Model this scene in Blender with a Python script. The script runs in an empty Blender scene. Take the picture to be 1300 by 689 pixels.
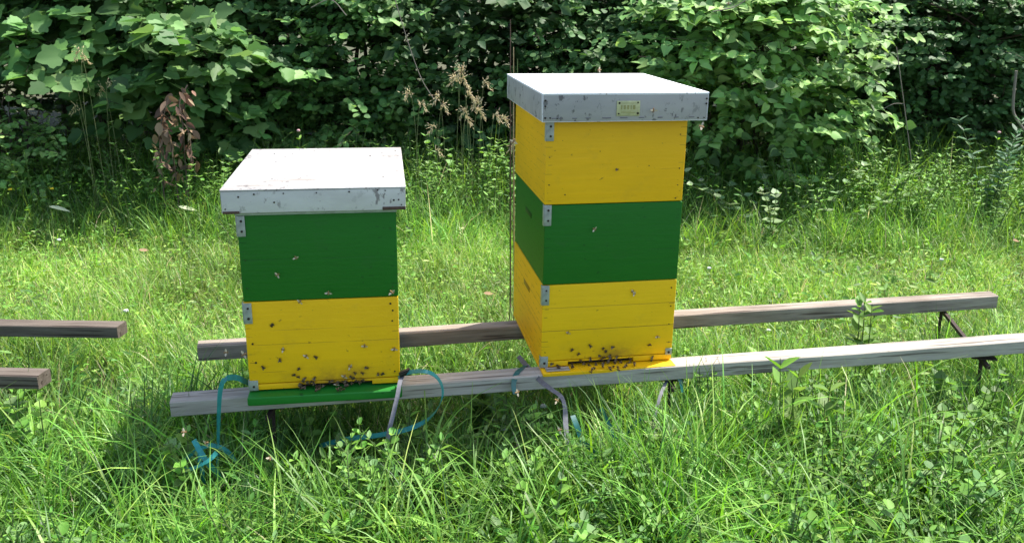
import bpy, bmesh, math, random
import numpy as np
from mathutils import Vector, Matrix
rng = np.random.default_rng(7); random.seed(7)
S = bpy.context.scene; C = S.collection
R = math.radians

# ------------------------------------------------------------------ camera
CAMZ = 1.43; FPX = 1058.0; PITCH = .2859; ROLL = .0092
cF = Vector((0, math.cos(PITCH), -math.sin(PITCH)))
_U = Vector((0, math.sin(PITCH), math.cos(PITCH))); _R = Vector((1, 0, 0))
cR = _R*math.cos(ROLL)+_U*math.sin(ROLL); cU = -_R*math.sin(ROLL)+_U*math.cos(ROLL)
cam_d = bpy.data.cameras.new('camera'); cam = bpy.data.objects.new('camera', cam_d); C.objects.link(cam)
cam.matrix_world = Matrix(((cR.x, cU.x, -cF.x, 0), (cR.y, cU.y, -cF.y, 0), (cR.z, cU.z, -cF.z, CAMZ), (0, 0, 0, 1)))
cam_d.sensor_width = 36; cam_d.lens = FPX/1300*36; cam_d.shift_y = -44.5/1300
cam_d.clip_start = .05; cam_d.clip_end = 2000
S.camera = cam
def ray(px, py): return cF+cR*((px-650)/FPX)+cU*((300-py)/FPX)
def at(px, py, Y):
    d = ray(px, py); t = Y/d.y
    return Vector((0, 0, CAMZ))+d*t
def atz(px, py, z):
    d = ray(px, py); return Vector((0, 0, CAMZ))+d*((z-CAMZ)/d.z)

# ------------------------------------------------------------------ light
EL, AZ = R(61), R(33)
sd = Vector((math.cos(EL)*math.cos(AZ), math.cos(EL)*math.sin(AZ), math.sin(EL)))
sl = bpy.data.lights.new('sun', 'SUN'); sl.energy = 4.3; sl.angle = R(.55); sl.color = (1, .955, .88)
so = bpy.data.objects.new('sun', sl); C.objects.link(so); so.rotation_euler = sd.to_track_quat('Z', 'Y').to_euler(); so.location = sd*20
W = bpy.data.worlds.new('World'); S.world = W; W.use_nodes = True
nt = W.node_tree; bg = nt.nodes['Background']; sk = nt.nodes.new('ShaderNodeTexSky')
sk.sky_type = 'NISHITA'; sk.sun_disc = False; sk.sun_elevation = EL; sk.sun_rotation = R(90)-AZ
sk.air_density = 1.0; sk.dust_density = 2.0
nt.links.new(sk.outputs[0], bg.inputs[0]); bg.inputs[1].default_value = .15
S.view_settings.view_transform = 'Standard'; S.view_settings.look = 'None'
S.view_settings.exposure = 1.2; S.view_settings.gamma = 1
S.render.engine = 'CYCLES'
S.cycles.max_bounces = 6; S.cycles.diffuse_bounces = 4; S.cycles.glossy_bounces = 2; S.cycles.transmission_bounces = 3; S.cycles.transparent_max_bounces = 4

# ------------------------------------------------------------------ materials
def mat(name):
    m = bpy.data.materials.new(name); m.use_nodes = True
    n = m.node_tree.nodes; return m, n, m.node_tree.links, n['Principled BSDF']
def N(n, t, **k):
    o = n.new(t)
    for a, b in k.items():
        if a.startswith('i'): o.inputs[int(a[1:])].default_value = b
        else: setattr(o, a, b)
    return o
def math_(n, l, op, a, b=None, clamp=False):
    o = n.new('ShaderNodeMath'); o.operation = op; o.use_clamp = clamp
    for i, v in enumerate((a, b)):
        if v is None: continue
        if isinstance(v, (int, float)): o.inputs[i].default_value = v
        else: l.new(v, o.inputs[i])
    return o.outputs[0]
def mix(n, l, f, a, b):
    o = n.new('ShaderNodeMix'); o.data_type = 'RGBA'
    for i, v in ((0, f), (6, a), (7, b)):
        if isinstance(v, (int, float)): o.inputs[i].default_value = v
        elif isinstance(v, tuple): o.inputs[i].default_value = (*v, 1)[:4]
        else: l.new(v, o.inputs[i])
    return o.outputs[2]
def noise(n, l, scale, sc=(1, 1, 1), detail=4, rough=.55, loc=(0, 0, 0)):
    tc = n.new('ShaderNodeTexCoord'); mp = n.new('ShaderNodeMapping'); mp.inputs[3].default_value = sc; mp.inputs[1].default_value = loc
    l.new(tc.outputs['Object'], mp.inputs[0]); t = N(n, 'ShaderNodeTexNoise'); t.inputs['Scale'].default_value = scale
    t.inputs['Detail'].default_value = detail; t.inputs['Roughness'].default_value = rough; l.new(mp.outputs[0], t.inputs['Vector']); return t.outputs[0]
def ramp(n, l, src, a, b):
    o = n.new('ShaderNodeMapRange'); o.inputs[1].default_value = a; o.inputs[2].default_value = b; l.new(src, o.inputs[0]); return o.outputs[0]
def bump(n, l, h, p, strength=.3, dist=.002):
    b = n.new('ShaderNodeBump'); b.inputs['Strength'].default_value = strength; b.inputs['Distance'].default_value = dist
    l.new(h, b.inputs['Height']); l.new(b.outputs[0], p.inputs['Normal'])
def leafy(name, transl=.35, rough=.5, spec=.35):
    m, n, l, p = mat(name); a = N(n, 'ShaderNodeAttribute', attribute_name='Col')
    l.new(a.outputs[0], p.inputs['Base Color']); p.inputs['Roughness'].default_value = rough; p.inputs['Specular IOR Level'].default_value = spec
    t = n.new('ShaderNodeBsdfTranslucent')
    h = N(n, 'ShaderNodeHueSaturation'); h.inputs['Hue'].default_value = .485; h.inputs['Saturation'].default_value = 1.1; h.inputs['Value'].default_value = 1.5
    l.new(a.outputs[0], h.inputs['Color']); l.new(h.outputs[0], t.inputs[0])
    mx = n.new('ShaderNodeMixShader'); mx.inputs[0].default_value = transl
    l.new(p.outputs[0], mx.inputs[1]); l.new(t.outputs[0], mx.inputs[2]); l.new(mx.outputs[0], n['Material Output'].inputs[0]); return m
M_grass = leafy('grass_blade', .38, .45, .4)
M_leaf = leafy('leaf', .33, .55, .28)
M_dry = leafy('dry_leaf', .25, .8, .1)
def painted(name, col, dark, seams, seed, seamdark=.55, ticks=True, drt=.5, soil_=False):
    m, n, l, p = mat(name)
    g = noise(n, l, 6, (1, 1, 14), 5, .6, (seed, 0, 0)); g2 = noise(n, l, 3, (1, 1, 1), 3, .5, (0, seed, 0)); sp = noise(n, l, 45, (1, 1, 1.6), 2, .5, (seed, 3, 0))
    c = mix(n, l, ramp(n, l, g, .3, .75), tuple(x*.9 for x in col), col)
    c = mix(n, l, ramp(n, l, g2, .35, .8), c, tuple(x*.84 for x in col))
    tc = n.new('ShaderNodeTexCoord'); sx = n.new('ShaderNodeSeparateXYZ'); l.new(tc.outputs['Object'], sx.inputs[0])
    z = sx.outputs[2]; x = sx.outputs[0]
    wob = math_(n, l, 'MULTIPLY', math_(n, l, 'SUBTRACT', noise(n, l, 5, (1, 1, .1), 2), .5), .004)
    zz = math_(n, l, 'ADD', z, wob); tot = None
    for s, w, thr in seams:
        d = math_(n, l, 'ABSOLUTE', math_(n, l, 'SUBTRACT', zz, s)); e = math_(n, l, 'LESS_THAN', d, w)
        gate = ramp(n, l, noise(n, l, 7, (1, 1, 0), 2, .5, (s*37, seed, 0)), thr-.04, thr+.04)
        e = math_(n, l, 'MULTIPLY', e, gate); tot = e if tot is None else math_(n, l, 'MAXIMUM', tot, e)
    if ticks:   # ends of the finger joints show near both edges
        fr = math_(n, l, 'FRACT', math_(n, l, 'MULTIPLY', z, 1/.026)); ln = math_(n, l, 'LESS_THAN', math_(n, l, 'ABSOLUTE', math_(n, l, 'SUBTRACT', fr, .5)), .035)
        ed = math_(n, l, 'GREATER_THAN', math_(n, l, 'ABSOLUTE', math_(n, l, 'SUBTRACT', x, .21)), .19)
        gt = ramp(n, l, noise(n, l, 28, (1, 1, 1), 2, .5, (seed, 9, 2)), .5, .56)
        e = math_(n, l, 'MULTIPLY', math_(n, l, 'MULTIPLY', ln, ed), gt); tot = e if tot is None else math_(n, l, 'MAXIMUM', tot, e)
    if tot is not None: c = mix(n, l, math_(n, l, 'MULTIPLY', tot, seamdark), c, dark)
    c = mix(n, l, math_(n, l, 'MULTIPLY', ramp(n, l, sp, .68, .74), drt), c, dark)
    sm = noise(n, l, 11, (1, 1, 1.3), 5, .7, (seed, 1, 7)); c = mix(n, l, math_(n, l, 'MULTIPLY', ramp(n, l, sm, .56, .8), .45), c, tuple(x*.55+.02 for x in col))
    if soil_:   # propolis and foot marks of the bees round the entrance
        ex = math_(n, l, 'SUBTRACT', 1.0, math_(n, l, 'MULTIPLY', math_(n, l, 'ABSOLUTE', math_(n, l, 'SUBTRACT', x, .24)), 5.5), True); ez = math_(n, l, 'SUBTRACT', 1.0, math_(n, l, 'MULTIPLY', z, 14), True)
        c = mix(n, l, math_(n, l, 'MULTIPLY', math_(n, l, 'MULTIPLY', math_(n, l, 'MULTIPLY', ex, ez), ramp(n, l, sm, .35, .6)), .75), c, (.22, .10, .02))
    l.new(c, p.inputs['Base Color']); p.inputs['Roughness'].default_value = .5; p.inputs['Specular IOR Level'].default_value = .3
    hh = math_(n, l, 'SUBTRACT', g, math_(n, l, 'MULTIPLY', tot, 1.5)) if tot is not None else g
    bump(n, l, hh, p, .4, .002); return m
YEL = (.88, .50, .003); GRN = (.008, .135, .008); BR = (.10, .045, .012)
M_y1 = painted('yellow_paint_low_hive', YEL, BR, [(.118, .0006, .44), (.16, .0005, .5), (.035, .0006, .58)], 1, soil_=True)
M_g1 = painted('green_paint_low_hive', GRN, (.004, .03, .006), [(.12, .0006, .5)], 2)
M_y2 = painted('yellow_paint_tall_hive', (.88, .52, .004), BR, [(.098, .0009, .2), (.172, .0006, .3), (.048, .0006, .62)], 5, .7, soil_=True)
M_g2 = painted('green_paint_tall_hive', GRN, (.004, .03, .006), [(.1, .0006, .55)], 6)
M_y3 = painted('yellow_paint_top_box', (.86, .47, .003), BR, [(.1, .0005, .6)], 9, .4, True, .6)
M_yb = painted('yellow_paint_board', YEL, BR, [(.010, .0009, .1)], 11, .6, False, .3)
M_gb = painted('green_paint_board', (.012, .17, .016), (.004, .03, .006), [], 12, .5, False, .6)
def plain(name, col, rough=.6, metal=0, ns=20, amt=.3, sc=(1, 1, 1), spec=.4):
    m, n, l, p = mat(name); g = noise(n, l, ns, sc, 4)
    l.new(mix(n, l, ramp(n, l, g, .3, .7), tuple(c*(1-amt) for c in col), col), p.inputs['Base Color'])
    p.inputs['Roughness'].default_value = rough; p.inputs['Metallic'].default_value = metal; p.inputs['Specular IOR Level'].default_value = spec
    bump(n, l, g, p, .15, .001); return m
M_screw = plain('dark_screw', (.03, .018, .012), .6, .3)
M_clip = plain('zinc_clip', (.42, .45, .43), .5, .55, 60, .35)
M_plate = plain('brass_plate', (.50, .50, .27), .45, .3, 90, .25)
M_mark = plain('plate_engraving', (.33, .31, .12), .6, .2)
M_dark = plain('opening_dark_paint', (.008, .006, .004), .9)
M_iron = plain('rusty_iron', (.055, .035, .028), .8, .2, 40, .5)
M_teal = plain('teal_strap', (.03, .25, .235), .35, 0, 60, .3)
M_tealdk = plain('dark_teal_strap', (.01, .11, .10), .4, 0, 60, .3)
M_grey = plain('grey_strap', (.15, .15, .17), .7, 0, 80, .4)
M_black = plain('black_plastic', (.012, .012, .014), .4)
def lidmat(name, white, stain, spots, streak, seed):
    m, n, l, p = mat(name)
    g = noise(n, l, 5, (1, 9, 3), 5, .65, (seed, 0, 0)); g2 = noise(n, l, 2.2, (1, 1.6, 1), 3, .5, (0, seed, 0)); s = noise(n, l, 38, (1.6, 1, 1), 4, .65, (seed, 0, 4)); big = noise(n, l, 7, (1, 1, 1), 2, .5, (seed, 5, 5))
    c = mix(n, l, math_(n, l, 'MULTIPLY', ramp(n, l, math_(n, l, 'MULTIPLY', g, g2), .2, .42), streak), white, stain)
    f = math_(n, l, 'MULTIPLY', ramp(n, l, s, .565, .62), ramp(n, l, big, .40, .54))
    c = mix(n, l, math_(n, l, 'MULTIPLY', f, .75), c, spots)
    l.new(c, p.inputs['Base Color']); p.inputs['Roughness'].default_value = .6; bump(n, l, s, p, .25, .001); return m
M_lid1 = lidmat('peeling_white_paint_sunlit_top', (.40, .395, .375), (.22, .19, .16), (.10, .085, .08), 1.0, 3)  # lid top: same paint as the edge, darkened to hold back the sunlight
M_lid1s = lidmat('peeling_white_paint_shaded_edge', (.54, .535, .49), (.36, .35, .31), (.12, .10, .09), .6, 4)
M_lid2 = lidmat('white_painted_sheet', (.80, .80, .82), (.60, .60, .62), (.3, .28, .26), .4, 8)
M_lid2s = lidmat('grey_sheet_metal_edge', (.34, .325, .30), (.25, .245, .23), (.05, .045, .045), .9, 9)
M_inner = plain('grey_green_trim', (.33, .40, .33), .7, 0, 40, .35)
M_rot = plain('rotten_brown_wood', (.10, .06, .04), .9, 0, 60, .5)
def wood(name, a, b, crack, seed, crk=.62):
    m, n, l, p = mat(name)
    g = noise(n, l, 9, (.5, 6, 6), 6, .65, (seed, 0, 0)); big = noise(n, l, 2.5, (1, 1, 1), 3, .5, (0, seed, 0)); cr = noise(n, l, 9, (.3, 9, 9), 3, .5, (seed, 2, 0))
    c = mix(n, l, ramp(n, l, g, .3, .7), a, b); c = mix(n, l, math_(n, l, 'MULTIPLY', ramp(n, l, big, .5, .75), .5), c, tuple(x*.6 for x in a))
    c = mix(n, l, math_(n, l, 'MULTIPLY', ramp(n, l, cr, crk, crk+.05), .75), c, crack)
    l.new(c, p.inputs['Base Color']); p.inputs['Roughness'].default_value = .8; p.inputs['Specular IOR Level'].default_value = .2; bump(n, l, g, p, .5, .003); return m
M_wg = wood('weathered_grey_wood', (.28, .245, .20), (.47, .43, .37), (.08, .065, .05), 1, .585)
M_wb = wood('weathered_brown_wood', (.185, .145, .11), (.38, .33, .275), (.05, .03, .024), 5, .585)
M_wd = wood('dark_brown_wood', (.085, .067, .053), (.16, .133, .108), (.025, .015, .012), 8)
M_bark = wood('grey_brown_bark', (.07, .055, .04), (.12, .10, .075), (.02, .015, .012), 3)
M_stem = plain('green_stem', (.10, .15, .04), .6, 0, 20, .3)
M_twig = plain('brown_twig', (.10, .07, .05), .8, 0, 20, .4)
M_straw = plain('straw_stalk', (.38, .29, .15), .7, 0, 60, .4)
M_pale = plain('pale_green_stalk', (.24, .26, .10), .7, 0, 60, .3)
def soil():
    m, n, l, p = mat('soil'); g = noise(n, l, 1.3, (1, 1, 1), 6, .6); h = noise(n, l, 30, (1, 1, 1), 4, .6)
    c = mix(n, l, ramp(n, l, g, .35, .65), (.045, .065, .018), (.085, .08, .035)); c = mix(n, l, ramp(n, l, h, .45, .7), c, (.035, .028, .016))
    l.new(c, p.inputs['Base Color']); p.inputs['Roughness'].default_value = 1; bump(n, l, h, p, .8, .02); return m
M_soil = soil()

# ------------------------------------------------------------------ mesh helpers
def link(name, me, m, parent=None, loc=(0, 0, 0)):
    for k in (m if isinstance(m, (list, tuple)) else [m]): me.materials.append(k)
    o = bpy.data.objects.new(name, me); C.objects.link(o); o.location = loc
    if parent: o.parent = parent
    return o
def tag(o, label=None, cat=None, group=None, kind=None):
    for k, v in (('label', label), ('category', cat), ('group', group), ('kind', kind)):
        if v: o[k] = v
    return o
def empty(name, loc, rz=0):
    o = bpy.data.objects.new(name, None); C.objects.link(o); o.location = loc; o.rotation_euler = (0, 0, rz); o.empty_display_size = .1; return o
class BM:
    def __init__(s): s.b = bmesh.new()
    def box(s, x0, x1, y0, y1, z0, z1, bev=.0015, seg=2, mi=0):
        r = bmesh.ops.create_cube(s.b, size=1); vs = r['verts']
        for v in vs: v.co = Vector((x0 if v.co.x < 0 else x1, y0 if v.co.y < 0 else y1, z0 if v.co.z < 0 else z1))
        fs = list({f for v in vs for f in v.link_faces})
        for f in fs: f.material_index = mi
        if bev: bmesh.ops.bevel(s.b, geom=list({e for v in vs for e in v.link_edges}), offset=bev, segments=seg, affect='EDGES', profile=.6)
        return vs
    def tube(s, pts, rad, n=8, cap=True, mi=0):
        pts = [Vector(p) for p in pts]; rings = []
        for i, p in enumerate(pts):
            t = (pts[min(i+1, len(pts)-1)]-pts[max(i-1, 0)]).normalized(); a = t.orthogonal().normalized() if i == 0 else (pa-t*pa.dot(t)).normalized()
            pa = a; b = t.cross(a); r = rad[i] if isinstance(rad, (list, tuple)) else rad
            rings.append([s.b.verts.new(p+(a*math.cos(q)+b*math.sin(q))*r) for q in [2*math.pi*k/n for k in range(n)]])
        for i in range(len(rings)-1):
            for k in range(n): s.b.faces.new((rings[i][k], rings[i][(k+1) % n], rings[i+1][(k+1) % n], rings[i+1][k])).material_index = mi
        if cap: s.b.faces.new(rings[0][::-1]).material_index = mi; s.b.faces.new(rings[-1]).material_index = mi
    def ball(s, c, r, sc=(1, 1, 1), rot=None, mi=0, u=8, v=6):
        q = bmesh.ops.create_uvsphere(s.b, u_segments=u, v_segments=v, radius=r)
        for w in q['verts']:
            k = Vector((w.co.x*sc[0], w.co.y*sc[1], w.co.z*sc[2]))
            if rot: k = rot @ k
            w.co = k+Vector(c)
            for f in w.link_faces: f.material_index = mi
    def done(s, name, m, parent=None, loc=(0, 0, 0), smooth=True):
        me = bpy.data.meshes.new(name); bmesh.ops.recalc_face_normals(s.b, faces=s.b.faces); s.b.to_mesh(me); s.b.free()
        if smooth:
            me.shade_smooth()
            try: me.set_sharp_from_angle(angle=R(35))
            except Exception: pass
        return link(name, me, m, parent, loc)
def spline(pts, k=8):
    pts = [Vector(p) for p in pts]; P = [pts[0]*2-pts[1]]+pts+[pts[-1]*2-pts[-2]]; out = []
    for i in range(1, len(P)-2):
        for j in range(k):
            t = j/k; a, b, c, d = P[i-1:i+3]
            out.append(.5*((2*b)+(c-a)*t+(2*a-5*b+4*c-d)*t*t+(3*b-a-3*c+d)*t**3))
    return out+[pts[-1]]

class Soup:   # numpy mesh of many small faces with a colour per point
    def __init__(s): s.v = []; s.c = []; s.f = []; s.n = 0
    def add(s, V, col, faces):   # V (N,m,3), col (N,3) , faces list of tuples on m
        n, m = V.shape[:2]; s.v.append(V.reshape(-1, 3)); s.c.append(np.repeat(col, m, 0).reshape(-1, 3) if col.ndim == 2 else col.reshape(-1, 3))
        base = (np.arange(n)*m+s.n)[:, None]
        for f in faces: s.f.append(base+np.array(f)[None, :])
        s.n += n*m
    def done(s, name, m, parent=None, loc=(0, 0, 0), smooth=False):
        V = np.concatenate(s.v).astype(np.float32)-np.array(loc, np.float32); Cc = np.concatenate(s.c).astype(np.float32)
        me = bpy.data.meshes.new(name); me.vertices.add(len(V)); me.vertices.foreach_set('co', V.ravel())
        idx = np.concatenate([f.ravel() for f in s.f]).astype(np.int32); tot = np.concatenate([np.full(len(f), f.shape[1]) for f in s.f]).astype(np.int32)
        st = np.concatenate([[0], np.cumsum(tot)[:-1]]).astype(np.int32)
        me.loops.add(len(idx)); me.loops.foreach_set('vertex_index', idx); me.polygons.add(len(tot)); me.polygons.foreach_set('loop_start', st); me.polygons.foreach_set('loop_total', tot)
        me.update(calc_edges=True)
        at_ = me.attributes.new('Col', 'FLOAT_COLOR', 'POINT'); at_.data.foreach_set('color', np.concatenate([Cc, np.ones((len(Cc), 1), np.float32)], 1).ravel())
        if smooth: me.shade_smooth()
        return link(name, me, m, parent, loc)
def nrm(a): return a/np.maximum(np.linalg.norm(a, axis=-1, keepdims=True), 1e-9)
def palette(n, cols, wts, var=.18):
    cols = np.array(cols); w = np.array(wts, float); i = rng.choice(len(cols), n, p=w/w.sum()); c = cols[i]
    c = c*(1+rng.normal(0, var, (n, 1))); c = c*(1+rng.normal(0, var*.35, (n, 3))); return np.clip(c, .004, .9)
def blades(soup, base, h, w, phi, lean, curl, col, seg=4):
    n = len(base); d = np.stack([np.cos(phi), np.sin(phi), np.zeros(n)], 1); tw = phi+np.pi/2+rng.normal(0, .5, n)
    side = np.stack([np.cos(tw), np.sin(tw), np.zeros(n)], 1); p = base.copy(); rows = []
    for k in range(seg+1):
        t = k/seg; rows.append((p.copy(), w*(1-t**1.8)*(0.75+.5*min(t*3, 1)-.25*t)))
        th = lean+curl*(t+.5/seg)**1.3; p = p+(h/seg)[:, None]*(np.sin(th)[:, None]*d+np.cos(th)[:, None]*np.array([0, 0, 1.]))
        p[:, 2] = np.maximum(p[:, 2], .006)
    V = []; f = []
    for k in range(seg): V += [rows[k][0]-side*rows[k][1][:, None]/2, rows[k][0]+side*rows[k][1][:, None]/2]
    V.append(rows[seg][0]); V = np.stack(V, 1)
    for k in range(seg-1): f.append((2*k, 2*k+1, 2*k+3, 2*k+2))
    f.append((2*seg-2, 2*seg-1, 2*seg)); soup.add(V, col, f)
# leaf outlines: half width x at positions y (0 base, 1 tip)
def leaf_tpl(kind):
    if kind == 'round': h = [(0, 0), (.30, .08), (.46, .35), (.44, .65), (.25, .92), (0, 1)]
    elif kind == 'ovate': h = [(0, .02), (.28, -.03), (.44, .2), (.40, .45), (.22, .72), (.07, .9), (0, 1)]
    elif kind == 'lance': h = [(0, 0), (.10, .15), (.15, .4), (.12, .7), (.05, .9), (0, 1)]
    elif kind == 'long': h = [(0, 0), (.12, .1), (.23, .35), (.21, .6), (.10, .85), (0, 1)]
    elif kind == 'maple': h = [(0, .02), (.20, -.10), (.36, -.04), (.52, .10), (.50, .26), (.60, .44), (.50, .56), (.33, .60), (.26, .78), (.12, .90), (0, 1.0)]
    elif kind == 'diamond': h = [(0, 0), (.4, .45), (0, 1)]
    fold = .22
    L = [(x, y, abs(x)*fold-.16*y*y) for x, y in h]; Rr = [(-x, y, z) for x, y, z in L[1:-1]]
    V = np.array(L+Rr); m = len(L)
    fa = list(range(m)); fb = [0]+list(range(m, m+len(Rr)))+[m-1]
    return V, [tuple(fa[::-1]), tuple(fb)]
TPL = {k: leaf_tpl(k) for k in ('round', 'ovate', 'lance', 'long', 'maple', 'diamond')}
def leaves(soup, kind, pos, tip, normal, size, col):
    V, f = TPL[kind]; Y = nrm(tip); Z = nrm(normal-(normal*Y).sum(1, keepdims=True)*Y); X = np.cross(Y, Z)
    jit = 1+rng.normal(0, .12, (len(pos), 1, 1))
    P = pos[:, None, :]+size[:, None, None]*(V[None, :, 0:1]*X[:, None, :]*jit+V[None, :, 1:2]*Y[:, None, :]+V[None, :, 2:3]*Z[:, None, :]*(1+rng.normal(0, .5, (len(pos), 1, 1))))
    soup.add(P, col, f)

# ------------------------------------------------------------------ ground
b = BM(); g = 120
bmesh.ops.create_grid(b.b, x_segments=30, y_segments=30, size=g)
tag(b.done('ground', M_soil), kind='structure')

# ------------------------------------------------------------------ hives
W_, D_, H_ = .42, .4725, .2459
def screws(parent, pts, y=-.0005, r=.0028, name='screw', axis='y'):
    me = None
    for (x, z) in pts:
        if me is None:
            q = BM(); q.tube([(0, .002, 0), (0, -.0012, 0)], r, 8); o = q.done(name, M_screw, parent, (x, y, z)); me = o
        else: o = me.copy(); C.objects.link(o); o.parent = parent; o.location = (x, y, z)
        o.scale = (random.uniform(.8, 1.25),)*3
def box(parent, z, m, name='hive_box', hold=None, label=None, dx=0, dy=0, rz=0):
    q = BM(); q.box(0, W_, 0, D_, .0010, H_-.0010, .0032, 3)
    o = q.done(name, m, parent, (dx, dy, z)); o.rotation_euler.z = rz
    if label: o['label'] = label
    return o
def clip(parent, x, z, w=.021, h=.058, holes=2, ang=0):
    q = BM(); q.box(x, x+w, -.0035, -.0002, z, z+h, .0008)
    if x < .01: q.box(x-.0025, x-.0003, -.0035, .012, z, z+h, .0006)
    c = q.done('metal_clip', M_clip, parent); c.rotation_euler.y = ang
    screws(c, [(x+w*.55, z+h*(.25+.5*i)) for i in range(holes)] if holes > 1 else [(x+w*.5, z+h*.4)], -.0036, .0032)
    return c
def bee_mesh(name, wing_open):
    q = BM()
    q.ball((0, 0, .0022), .0019, (1.1, 1, .95)); q.ball((0, -.0042, .0021), .0021, (1, 1.75, .9)); q.ball((0, .0028, .0020), .0013, (1.15, .8, 1))
    for sx in (-1, 1):
        for k, a in enumerate((.5, 0, -.6)):
            q.tube([(sx*.0012, a*.002, .0018), (sx*.0032, a*.0045, .0024), (sx*.0045, a*.006, .0001)], .00022, 4)
        a = 1.25 if wing_open else .35
        for ln, off in ((.0085, 0), (.006, -.0015)):
            d = Vector((sx*math.sin(a+off*100), -math.cos(a+off*100), .18)).normalized(); e = d.cross(Vector((0, 0, 1))).normalized(); p0 = Vector((sx*.001, off, .0036)); w = ln*.17
            vs = [q.b.verts.new(p0+d*ln*t+e*w*k+Vector((0, 0, .0002*j))) for j, (t, k) in enumerate([(0, .1), (.4, .8), (.85, 1), (1, 0), (.85, -.8), (.4, -.7)])]
            q.b.faces.new(vs).material_index = 1
    return q
M_bee = plain('brown_bee', (.065, .028, .012), .6, 0, 700, .6)
M_beel = plain('tan_bee', (.30, .17, .07), .6, 0, 700, .4)
M_wing = plain('bee_wing', (.13, .085, .05), .3, 0, 100, .2)
M_wingl = plain('pale_bee_wing', (.55, .46, .33), .3, 0, 100, .2)
b1 = bee_mesh('honey_bee', False).done('honey_bee', [M_bee, M_wing]); b2 = bee_mesh('honey_bee', True).done('honey_bee', [M_beel, M_wingl])
bee_me = (b1.data, b2.data); bpy.data.objects.remove(b1); bpy.data.objects.remove(b2)
def bee(pos, normal, kind, label, group, head=None, sc=1.0):
    o = bpy.data.objects.new('honey_bee', bee_me[kind]); C.objects.link(o); n = Vector(normal).normalized()
    a = random.uniform(0, 6.28); t = n.orthogonal().normalized(); t = Matrix.Rotation(a, 3, n) @ t; x = t.cross(n)
    m = Matrix((x, t, n)).transposed().to_4x4(); m.translation = Vector(pos)
    o.matrix_world = m @ Matrix.Scale(sc*random.uniform(.9, 1.15), 4); tag(o, label, 'bee', group); return o

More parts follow.
